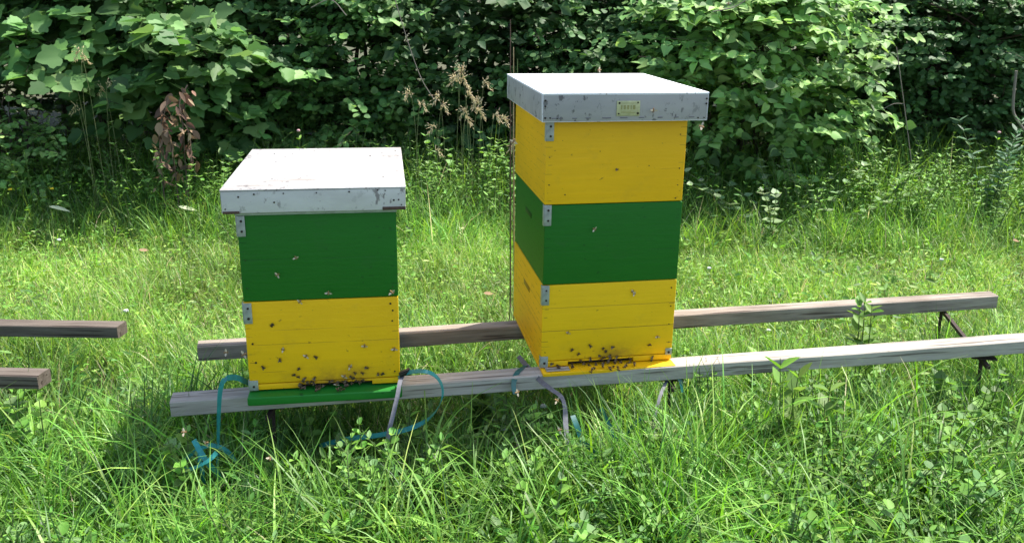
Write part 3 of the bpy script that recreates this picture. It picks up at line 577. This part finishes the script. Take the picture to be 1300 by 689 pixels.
# ------------------------------------------------------------------ weeds and herbs as things
def herb(name, x, y, h, nst, leaf, size, cols, label, cat, group=None, droop=.2, spread=.05, pairs=7, z0=0.0, lean=.12, seed=0, flower=None, top=1.0):
    r_ = random.Random(seed*7+3); root = empty(name, (x, y, z0)); q = BM(); so_ = Soup(); P, T, Nn, Sz = [], [], [], []; fl = []
    for s in range(nst):
        a = r_.uniform(0, 6.28); hh = h*r_.uniform(.7, 1.05); ln = lean*hh*r_.uniform(.3, 1.6); b0 = Vector((math.cos(a)*spread*r_.random(), math.sin(a)*spread*r_.random(), 0))
        pts = [b0+Vector((math.cos(a)*ln*t*t, math.sin(a)*ln*t*t, hh*t)) for t in (0, .25, .5, .75, 1)]; q.tube(pts, [.0035, .003, .0026, .002, .001], 5)
        fl.append(pts[-1]); sp = spline(pts, 6)
        for k in range(pairs):
            t = .12+.88*(k+.5)/pairs; p = sp[min(int(t*(len(sp)-1)), len(sp)-1)]; rot = k*1.57+r_.uniform(-.4, .4)
            for j in range(2):
                b_ = rot+j*math.pi+r_.uniform(-.2, .2); up = .75*t*top+.1-droop*r_.random(); d = (math.cos(b_), math.sin(b_), up)
                P.append(p); T.append(d); Nn.append((-math.cos(b_)*up*.8+r_.gauss(0, .2), -math.sin(b_)*up*.8+r_.gauss(0, .2), 1)); Sz.append(size*(1.15-.55*t)*r_.uniform(.75, 1.15))
    q.done('stem', M_stem, root); m = len(P)
    leaves(so_, leaf, np.array([tuple(p) for p in P]), np.array(T), np.array(Nn), np.array(Sz), palette(m, cols, [1]*len(cols), .15))
    so_.done('foliage', M_leaf, root)
    if flower:
        for p in fl[:2]:
            q = BM(); q.ball(p, .011, (1, 1, .8)); q.done('flower_head', flower, root)
    return tag(root, label, cat, group)
def pos(px, py, z): v = atz(px, py, z); return v.x, v.y
pg = [(.15, .27, .05), (.12, .23, .04)]
v = at(1112, 385, 2.74); herb('weed', v.x, 2.74, .47, 3, 'long', .09, pg, 'bright leafy weed standing between the two rails on the right', 'weed', seed=1, pairs=8, lean=.04)
v = at(1008, 440, 2.24); herb('weed', v.x, 2.24, .42, 2, 'long', .10, pg, 'tall broad-leaved weed standing up before the front rail', 'weed', seed=2, pairs=7, lean=.04, top=1.6)
v = at(1060, 460, 2.26); herb('weed', v.x, 2.26, .35, 2, 'long', .09, pg, 'smaller leafy weed right of the tall broad-leaved weed at the front rail', 'weed', seed=3, pairs=5)
x, y = pos(600, 520, .12); herb('weed', x, y, .27, 3, 'ovate', .09, [G4, DK], 'dark leafy weed below the front rail between the beehives', 'weed', seed=4, pairs=4)
x, y = pos(410, 575, .1); herb('weed', x, y, .28, 5, 'round', .04, pg, 'light green crinkly weed in front of the shorter beehive', 'weed', seed=5, pairs=6)
x, y = pos(840, 585, .08); herb('weed', x, y, .24, 4, 'ovate', .09, [(.16, .22, .09)], 'pale broad-leaved weed in front of the taller beehive', 'weed', seed=6, pairs=3)
fg = 'leafy weeds in the foreground grass'
for i, (px, py) in enumerate([(60, 600), (175, 560), (350, 640), (560, 610), (690, 590), (930, 560), (1015, 600), (1130, 560), (1200, 520), (1260, 600), (780, 640), (480, 660), (1080, 640), (100, 660), (330, 560), (640, 560), (880, 520), (960, 500), (1090, 520), (1180, 600), (1230, 540), (900, 610), (1040, 560), (20, 560), (240, 640), (720, 600), (590, 640), (905, 560), (975, 575), (1035, 520), (1070, 590), (1150, 630), (1215, 575), (1285, 520), (860, 640), (930, 650), (1000, 650), (30, 520), (150, 600), (210, 590), (440, 620), (520, 580), (620, 600), (660, 650)]):
    x, y = pos(px, py, .08); herb('weed', x, y, random.uniform(.2, .36), random.randint(3, 5), random.choice(['ovate', 'long', 'long', 'lance']), random.uniform(.032, .062), [G1, G2, (.13, .22, .07)], 'small leafy green weed half hidden in the long foreground grass', 'weed', fg, seed=20+i, pairs=8)
for i in range(75):
    yy = random.uniform(1.45, 2.15); xx = random.uniform(-1, 1)*(.62*yy+.25)
    if random.random() < .4: xx = abs(xx)
    herb('weed', xx, yy, random.uniform(.2, .33), random.randint(4, 7), random.choice(['long', 'lance', 'ovate', 'round']), random.uniform(.024, .05), [(.10, .25, .04), G2, (.15, .28, .09)], 'small leafy green weed half hidden in the long foreground grass', 'weed', fg, seed=300+i, pairs=8, spread=.07, lean=.3)
# plants at the hedge foot
x, y = pos(930, 200, .28); herb('pale_leaved_plant', x, 4.85, .55, 10, 'ovate', .06, [(.22, .30, .15), (.17, .26, .11)], 'pale-leaved low plant spreading at the foot of the bright bush', 'plant', seed=50, spread=.3, lean=1.0, pairs=8)
herb('pale_leaved_plant', x+.38, 4.9, .48, 7, 'ovate', .055, [(.20, .28, .13), (.10, .2, .05)], 'pale-leaved plant just right of the larger one at the bush foot', 'plant', seed=51, spread=.25, lean=.9, pairs=7)
x, y = pos(1200, 210, .3); herb('blue_green_plant', x, 5.15, .72, 6, 'lance', .10, [(.10, .18, .10), (.08, .17, .08)], 'blue-green narrow-leaved plant at the hedge foot on the right', 'plant', seed=52, spread=.12, lean=.25, pairs=13)
hf = 'leafy herbs along the hedge foot'
for i in range(84):
    px = -60+i*17.5+random.uniform(-18, 18)
    if 860 < px < 1010: continue
    Y = random.uniform(4.8, 5.55); v = at(px, 210, Y)
    herb('nettle', v.x, Y, random.uniform(.42, .58)+(Y-4.8)*.12, random.randint(5, 9), random.choice(['lance', 'long', 'lance', 'long', 'ovate']), random.uniform(.032, .058), [G1, (.20, .36, .09), (.15, .29, .07)], 'leafy green herb growing in the shade along the hedge foot', 'plant', hf, seed=70+i, spread=.2, lean=.35, pairs=13)
# thistle heads
M_pink = plain('pink_flower', (.55, .33, .33), .7)
for i, (px, py, Y, lab) in enumerate([(386, 146, 4.9, 'thistle with a pale pink head behind the shorter beehive'), (1265, 150, 5.3, 'thin plant with a small pale flower head at the far right')]):
    v = at(px, py, Y); herb('thistle', v.x, Y, v.z/1.0, 1, 'lance', .07, [G1, G2], lab, 'thistle', seed=120+i, pairs=8, lean=.02, flower=M_pink)
# seeding grasses
def seedgrass(px, py, Y, label, group, drop=.10, n=34, col=(.50, .43, .27), side=1, r=.0010, seed=0):
    r_ = np.random.default_rng(seed); tip = at(px, py, Y); root = empty('seeding_grass', (tip.x-.06*side, Y, 0)); o = Vector((tip.x-.06*side, Y, 0)); q = BM()
    L = tip-o; pts = [Vector((0, 0, 0)), Vector((L.x*.1, 0, L.z*.4)), Vector((L.x*.35, 0, L.z*.8)), Vector((L.x*.7, 0, L.z*1.0)), Vector((L.x*1.25, 0, L.z-drop*.4))]
    sp = spline(pts, 10); q.tube(sp, r, 5); q.done('stalk', M_pale, root); k0 = int(len(sp)*.66); P = []; T = []; Nn = []; Sz = []
    for i in range(n):
        p = sp[k0+int((len(sp)-1-k0)*i/n)]; a = r_.uniform(0, 6.28); tg = np.array(sp[min(len(sp)-1, k0+1+int((len(sp)-1-k0)*i/n))]-p); tg = tg/(np.linalg.norm(tg)+1e-6); d = tg*.9+np.array([math.cos(a)*.45, math.sin(a)*.45, r_.uniform(-.4, .2)]); ln = r_.uniform(.0, .022)*(1-.6*i/n)
        for j in range(3): P.append(np.array(p)+d*ln*(.6+j)); T.append(d+r_.normal(0, .2, 3)); Nn.append(r_.normal(0, 1, 3)); Sz.append(r_.uniform(.010, .018))
    s_ = Soup(); leaves(s_, 'lance', np.array(P), np.array(T), np.array(Nn), np.array(Sz), palette(len(P), [col, tuple(c*1.25 for c in col)], [1, 1], .12)); s_.done('seed_head', M_dry, root)
    return tag(root, label, 'grass', group)
sg = 'dry seeding grasses between the beehives'
for i, (px, py) in enumerate([(583, 88), (590, 100), (575, 98), (598, 118), (604, 128), (610, 140)]): seedgrass(px, py, 4.75+.03*i, 'tan seed head of the tall arching cluster between the beehives', sg, side=-1 if i % 2 == 0 else 1, seed=i, n=40)
for i, (px, py, sd_) in enumerate([(517, 118, -1), (538, 132, 1), (553, 122, -1), (565, 134, 1), (632, 146, 1), (641, 150, 1), (619, 105, 1), (588, 140, -1), (595, 150, 1), (548, 160, -1), (650, 183, -1), (558, 190, 1)]):
    seedgrass(px, py, 4.6+.05*i, 'single tan seed head standing apart from the tall cluster between the beehives', sg, side=sd_, seed=20+i, n=22)
for i, (px, py, sd_) in enumerate([(98, 65, -1), (108, 72, 1), (92, 108, -1), (94, 135, -1), (140, 106, 1), (128, 112, -1)]):
    seedgrass(px, py, 4.85+.03*i, 'tan seeding grass before the dark leaves at the far left', 'dry seeding grasses at the left', side=sd_, seed=40+i, n=18, col=(.45, .38, .22))
# tall dry stalks behind the taller hive
for i, (px, top_, lab) in enumerate([(648, 25, 'reddish dry stalk behind the taller beehive, leftmost of three'), (652, 60, 'dry yellow stalk behind the taller beehive, middle of three'), (657, 75, 'thin green stalk behind the taller beehive, rightmost of three')]):
    Y = 3.15+.04*i; a = at(px-1+i, 400, Y); c_ = at(px, top_, Y); q = BM()
    q.tube([(a.x, Y, 0), (a.x+.002, Y, a.z+.1), (c_.x+.003, Y, c_.z*.7), (c_.x, Y, c_.z)], [.0035, .003, .0028, .0016], 6)
    tag(q.done('dry_stalk', [M_rot, M_straw, M_stem][i]), lab, 'stalk', 'tall stalks behind the taller beehive')
# dead brown leaves hanging in the hedge
root = empty('dead_branch', (at(215, 200, 4.9).x, 4.9, 0)); q = BM(); s_ = Soup(); P, T, Nn, Sz = [], [], [], []
ox = at(215, 200, 4.9).x
for (pts) in [[(236, 215), (232, 160), (228, 130), (238, 108)], [(205, 215), (203, 170), (208, 145), (215, 122)], [(222, 215), (216, 180), (208, 150)], [(228, 150), (240, 170), (243, 205)]]:
    w = [at(a, c_, 4.8+random.uniform(-.05, .05)) for a, c_ in pts]; w = [Vector((v.x-ox, v.y-4.9, v.z)) for v in w]; 
    if pts[0][1] > 210: w = [Vector((w[0].x, w[0].y, 0.0))]+w
    sp = spline(w, 8); q.tube(sp, .004, 5)
    for p in sp[6:]:
        for j in range(2):
            if random.random() < .3: continue
            P.append(tuple(p+Vector((random.gauss(0, .015), random.gauss(0, .02), random.gauss(0, .015))))); T.append((random.gauss(0, .8), random.gauss(0, .5), -1)); Nn.append((random.gauss(0, 1.6), -.6, random.gauss(0, 1))); Sz.append(random.uniform(.03, .10))
q.done('twig', M_twig, root); leaves(s_, 'long', np.array(P), np.array(T), np.array(Nn), np.array(Sz)*.9, palette(len(P), [(.23, .155, .10), (.32, .22, .15), (.13, .085, .06)], [2, 1, 1.5], .15)); s_.done('dry_foliage', M_dry, root)
tag(root, 'dead branch with curled brown leaves hanging at the hedge foot on the left', 'branch')
# small flowers and fallen leaves
M_white = plain('white_petal', (.75, .76, .70), .6); M_yel = plain('yellow_petal', (.8, .6, .03), .6)
def flower(px, py, z, m, label, group=None):
    x, y = pos(px, py, z); root = empty('flower', (x, y, 0)); q = BM(); q.tube([(0, 0, 0), (.004, 0, z*.6), (0, 0, z)], .0012, 5); q.done('stem', M_stem, root)
    q = BM()
    for k in range(14):
        a = k*2.4; rr = .009*math.sqrt(k/14); q.ball((math.cos(a)*rr, math.sin(a)*rr, z+.005-.25*rr), .0035, (1, 1, 1.4), u=5, v=4)
    q.done('flower_head', m, root); return tag(root, label, 'flower', group)
for px, py in [(900, 341), (545, 258), (440, 300), (690, 516), (975, 420), (160, 395), (75, 305), (1120, 470), (1195, 330), (640, 545)]:
    flower(px, py, .13, M_white, 'tiny white clover flower scattered in the grass', 'small white clover flowers')
flower(13, 241, .3, M_yel, 'small yellow flower at the far left edge of the grass')
flower(66, 240, .3, M_yel, 'small yellow flower in the grass right of the leftmost one')
for i, (px, py, z, lab) in enumerate([(1208, 251, .22, 'pinkish brown dead leaf in the shaded grass at the right'), (1286, 305, .15, 'brown dead leaf in the grass near the right edge'), (614, 372, .12, 'brown dead leaf in the grass between the beehives'),
                                      (176, 317, .12, 'dry tan leaf on the bare patch left of the shorter beehive'), (62, 262, .25, 'long pale leaf lying on the grass at the upper left'), (226, 262, .2, 'long pale leaf lying on the grass left of the white lid')]):
    x, y = pos(px, py, z); s_ = Soup(); leaves(s_, 'long' if i < 4 else 'lance', np.zeros((1, 3)), np.array([[1, .3, -.1 if i < 4 else -.25]]), np.array([[.2, -.5, 1]]), np.array([.05 if i < 4 else .11]), np.array([[.34, .22, .14] if i < 4 else [.45, .5, .33]]))
    tag(s_.done('fallen_leaf', M_dry), lab, 'leaf').location = (x, y, z)

# ------------------------------------------------------------------ hedge shrubs and trees
def shrub(name, x, y, rx, ry, h, leaf, size, nspray, cols, wts, label, cat, zlow=.15, trunk_r=.02, nst=6, upper=.5, seed=0, group=None, clump=.17, per=14, tw=True, lx=0, extra=None, split=1.9, back=.6):
    """sprays of leaves grouped in clumps through the crown's volume; stems run from the base to the clumps"""
    y += .42 if leaf == 'round' or leaf == 'maple' else .2
    r_ = np.random.default_rng(seed+100); root = empty(name, (x, y, 0)); nc = max(8, int(nspray/22))
    c0 = []
    while len(c0) < nc:
        u = r_.uniform(-1, 1, 3); zz = zlow+(h-zlow)*(u[2]*.5+.5); t = (zz-zlow)/(h-zlow); wdt = math.sqrt(max(.05, 1-(2*t-1)**2*.75))
        rad = math.hypot(u[0], u[1])
        if rad > 1: continue
        if zz < split or r_.random() < upper: c0.append((u[0]*rx*wdt+lx*zz, -abs(u[1])*ry*wdt if r_.random() < .72 else u[1]*ry*wdt, zz))
    if extra: c0 = c0[:nc-len(extra)]+extra
    c0 = np.array(c0); nc = len(c0); ci = r_.integers(0, nc, nspray); P0 = c0[ci]+r_.normal(0, clump, (nspray, 3))*np.array([1, .8, .75]); P0[:, 2] = np.maximum(P0[:, 2], .08)
    P0[:, 1] += np.maximum(0, P0[:, 2]-1.15)*back
    out = nrm(np.stack([P0[:, 0]*.8, P0[:, 1]-ry*.3, np.full(nspray, .1)], 1)); D = nrm(out+r_.normal(0, .55, (nspray, 3))); D[:, 2] = D[:, 2]*.6+.1
    ln = r_.uniform(.12, .34, nspray)*(1+size*2); big = np.where(P0[:, 2] > split, 1.9, 1.0)
    n = nspray*per; t = np.tile((np.arange(per)+.5)/per, nspray); pi = np.repeat(np.arange(nspray), per); d = D[pi]
    p = P0[pi]+d*(ln*big)[pi][:, None]*t[:, None]; p[:, 2] -= .18*t**2*(ln*big)[pi]
    sd_ = np.where(np.tile(np.arange(per) % 2, nspray) == 0, 1., -1.)[:, None]; side = nrm(np.cross(d, np.array([0, 0, 1.])))
    tip = nrm(d*.7+side*sd_+r_.normal(0, .3, (n, 3))+np.array([0, 0, -.25])); nor = np.array([0, -.35, 1.])+d*.25+r_.normal(0, .38, (n, 3))
    keep = (r_.random(n) < np.where(big[pi] > 1, .5, .92)); sz = size*r_.uniform(.6, 1.2, n)*big[pi]
    tone = (1+r_.normal(0, .14, nspray))[pi][:, None]; colr = np.clip(palette(n, cols, wts, .14)*tone, .008, .6)
    s_ = Soup(); p = p+side*sd_*size*.25
    leaves(s_, leaf, p[keep], tip[keep], nor[keep], sz[keep], colr[keep])
    # solid stems
    q = BM(); idx = r_.permutation(nc)[:min(nc, 26)]
    bases = [Vector((r_.uniform(-.25, .25)*rx, r_.uniform(-.2, .3)*ry, 0)) for _ in range(nst)]
    tops = []
    for b_ in bases:
        tp = Vector((b_.x*1.8+lx*h*.7+r_.normal(0, .12), b_.y+r_.normal(0, .08), h*r_.uniform(.7, .92))); md = b_.lerp(tp, .5)+Vector((r_.normal(0, .06), r_.normal(0, .06), 0))
        sp = spline([b_, md, tp], 8); q.tube(sp, [trunk_r*(1-.75*k/(len(sp)-1)) for k in range(len(sp))], 7); tops.append(sp)
    q.done('trunk' if nst < 3 else 'stems', M_bark, root)
    q = BM()
    for i in idx:
        c = Vector(c0[i]); sp = tops[i % len(tops)]; k = min(range(len(sp)), key=lambda j: abs(sp[j].z-c.z*.75)); a = sp[k]
        m_ = a.lerp(c, .5)+Vector((r_.normal(0, .05), r_.normal(0, .05), .06)); q.tube(spline([a, m_, c], 5), [trunk_r*.35*(1-.12*j)+.0012 for j in range(11)] if False else .004+trunk_r*.12, 5)
    if tw:
        for i in r_.permutation(nspray)[:min(nspray, 160)]:
            a = Vector(P0[i]); q.tube([a, a+Vector(D[i])*ln[i]*.6, a+Vector(D[i])*ln[i]-Vector((0, 0, .05*ln[i]))], .0016, 4, False)
    tag(q.done('branches', M_twig, root), kind='stuff'); s_.done('foliage', M_leaf, root)
    return tag(root, label, cat, group)
LG = [(.085, .185, .05), (.115, .235, .065), (.17, .30, .09), (.06, .135, .04)]
LD = [(.05, .115, .035), (.07, .15, .045), (.10, .20, .06)]
LL = [(.17, .33, .085), (.23, .40, .11), (.30, .47, .14)]
shrub('maple_shrub', -2.75, 5.85, .95, .95, 2.0, 'maple', .112, 380, LG, [3, 3, 1.5, 2], 'shrub with large lobed leaves filling the upper left corner', 'shrub', .55, .03, 5, .6, 1, clump=.24, per=9, extra=[tuple(at(a, b_, 5.5)-Vector((-2.75, 6.27, 0))) for a, b_ in ((150, 78), (185, 90), (215, 105), (245, 60), (100, 40), (30, 30), (215, 30), (250, 120))])
shrub('maple_shrub', -3.9, 5.75, .8, .8, 1.95, 'maple', .105, 380, LG, [3, 3, 1, 2], 'large-leaved shrub running out of the frame at the left edge', 'shrub', .12, .03, 5, .6, 2, clump=.3, per=9)
shrub('low_shrub', -3.25, 4.95, .5, .35, 1.0, 'round', .036, 240, LL, [2, 2, 1], 'low shrub with small pale round leaves below the big leaves, far left', 'shrub', .1, .01, 5, .6, 3, clump=.14)
shrub('round_leaved_shrub', -1.85, 6.0, .75, .8, 1.95, 'round', .050, 700, LG, [3, 3, 2, 1], 'round-leaved shrub right of the large lobed leaves', 'shrub', .3, .025, 6, .5, 4)
shrub('round_leaved_shrub', -1.15, 5.95, .6, .75, 2.0, 'round', .048, 760, LG+LL[:1], [3, 3, 2, 1, 2], 'lighter round-leaved shrub above the white lid of the shorter beehive', 'shrub', .3, .025, 6, .5, 5)
shrub('round_leaved_shrub', -.35, 6.55, .7, .7, 1.95, 'round', .045, 270, LD, [3, 3, 2], 'sparse dark shrub in the hollow above the seeding grass', 'shrub', .35, .02, 7, .6, 6, clump=.2)
shrub('round_leaved_shrub', .25, 6.2, .65, .75, 1.95, 'round', .046, 680, LG+LD, [3, 2, 1, 2, 2, 2, 1], 'round-leaved shrub left above the grey metal lid', 'shrub', .35, .025, 6, .5, 7)
shrub('round_leaved_shrub', 1.0, 6.25, .7, .8, 2.0, 'round', .046, 760, LG+LD, [3, 2, 1, 2, 2, 2, 1], 'round-leaved shrub right above the grey metal lid', 'shrub', .3, .025, 6, .5, 8)
shrub('bright_bush', 1.66, 5.6, .66, .6, 1.75, 'ovate', .070, 760, LL+[(.09, .18, .05)], [2, 3, 2, 2], 'bright green bush with pointed oval leaves right of the taller beehive', 'bush', .25, .02, 7, 1, 9, clump=.2, per=12)
shrub('dark_shrub', 2.5, 6.4, .75, .8, 2.0, 'round', .042, 750, LD, [3, 3, 2], 'dark small-leaved shrub just right of the bright bush', 'shrub', .3, .025, 7, .5, 10)
shrub('dark_shrub', 3.3, 6.2, .75, .8, 2.0, 'round', .044, 800, LD+LG[:1], [2, 3, 2, 2], 'dark round-leaved shrub second from the right edge', 'shrub', .3, .025, 7, .5, 11)
shrub('dark_shrub', 4.25, 6.15, .8, .8, 2.0, 'round', .044, 800, LD+LG[:1], [2, 3, 2, 2], 'dark shrub at the right edge of the frame', 'shrub', .2, .025, 7, .5, 12)
shrub('dark_shrub', -5.1, 5.8, .9, .9, 1.95, 'diamond', .09, 350, LG, [1, 1, 1, 1], 'shrub beyond the left edge of the frame', 'shrub', .2, .025, 6, .6, 13, tw=False)
shrub('dark_shrub', 5.5, 6.1, .9, .9, 1.95, 'diamond', .09, 350, LD, [1, 1, 1], 'shrub beyond the right edge of the frame', 'shrub', .2, .025, 6, .6, 14, tw=False)
# trees behind, one trunk each
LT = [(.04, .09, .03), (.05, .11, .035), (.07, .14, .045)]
labs = ['tree behind the hedge at the far left', 'tree behind the large lobed leaves', 'tree behind the left round-leaved shrubs', 'tree with a grey-brown trunk rising in the dark hollow', 'tree behind the grey metal lid', 'tree behind the bright bush', 'tree behind the dark shrubs on the right', 'tree behind the hedge near the right edge', 'tree behind the hedge at the far right']
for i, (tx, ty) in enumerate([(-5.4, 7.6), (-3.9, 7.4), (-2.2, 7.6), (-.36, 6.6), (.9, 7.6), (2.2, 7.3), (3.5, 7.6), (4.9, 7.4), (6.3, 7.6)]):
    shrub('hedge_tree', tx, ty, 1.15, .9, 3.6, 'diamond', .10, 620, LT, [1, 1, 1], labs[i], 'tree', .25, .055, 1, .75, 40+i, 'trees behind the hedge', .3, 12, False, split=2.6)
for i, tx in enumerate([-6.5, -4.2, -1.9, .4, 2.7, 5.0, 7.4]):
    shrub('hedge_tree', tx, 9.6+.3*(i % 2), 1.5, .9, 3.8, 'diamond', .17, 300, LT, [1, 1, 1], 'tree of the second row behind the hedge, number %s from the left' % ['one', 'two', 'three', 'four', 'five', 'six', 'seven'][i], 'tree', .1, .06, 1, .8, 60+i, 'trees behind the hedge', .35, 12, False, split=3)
# bare twigs in front of the hedge
for i, (pts, Y, lab) in enumerate([([(500, -5), (520, 60), (535, 100), (550, 125)], 5.0, 'thin bare twig hanging in the dark hollow'), ([(1138, 60), (1146, 120), (1150, 150), (1157, 205)], 5.2, 'upright bare twig before the dark shrub on the right'),
                                  ([(1120, 139), (1135, 132), (1148, 132)], 5.2, 'short bent bare twig joining the upright one on the right'), ([(1300, 165), (1290, 150), (1286, 135), (1290, 90)], 5.2, 'thick brown stick leaning at the right edge'),
                                  ([(395, 10), (420, 0), (440, 20)], 4.9, 'thin twig crossing the leaves above the shorter beehive'), ([(905, 15), (935, 8), (962, -12)], 4.4, 'thin twig at the top of the bright bush')]):
    q = BM(); q.tube(spline([at(a, c_, Y) for a, c_ in pts], 8), .008 if 'thick' in lab else .0028, 6); tag(q.done('bare_twig', plain('twig_grey_%d' % i, (.2, .17, .14), .8)), lab, 'twig')
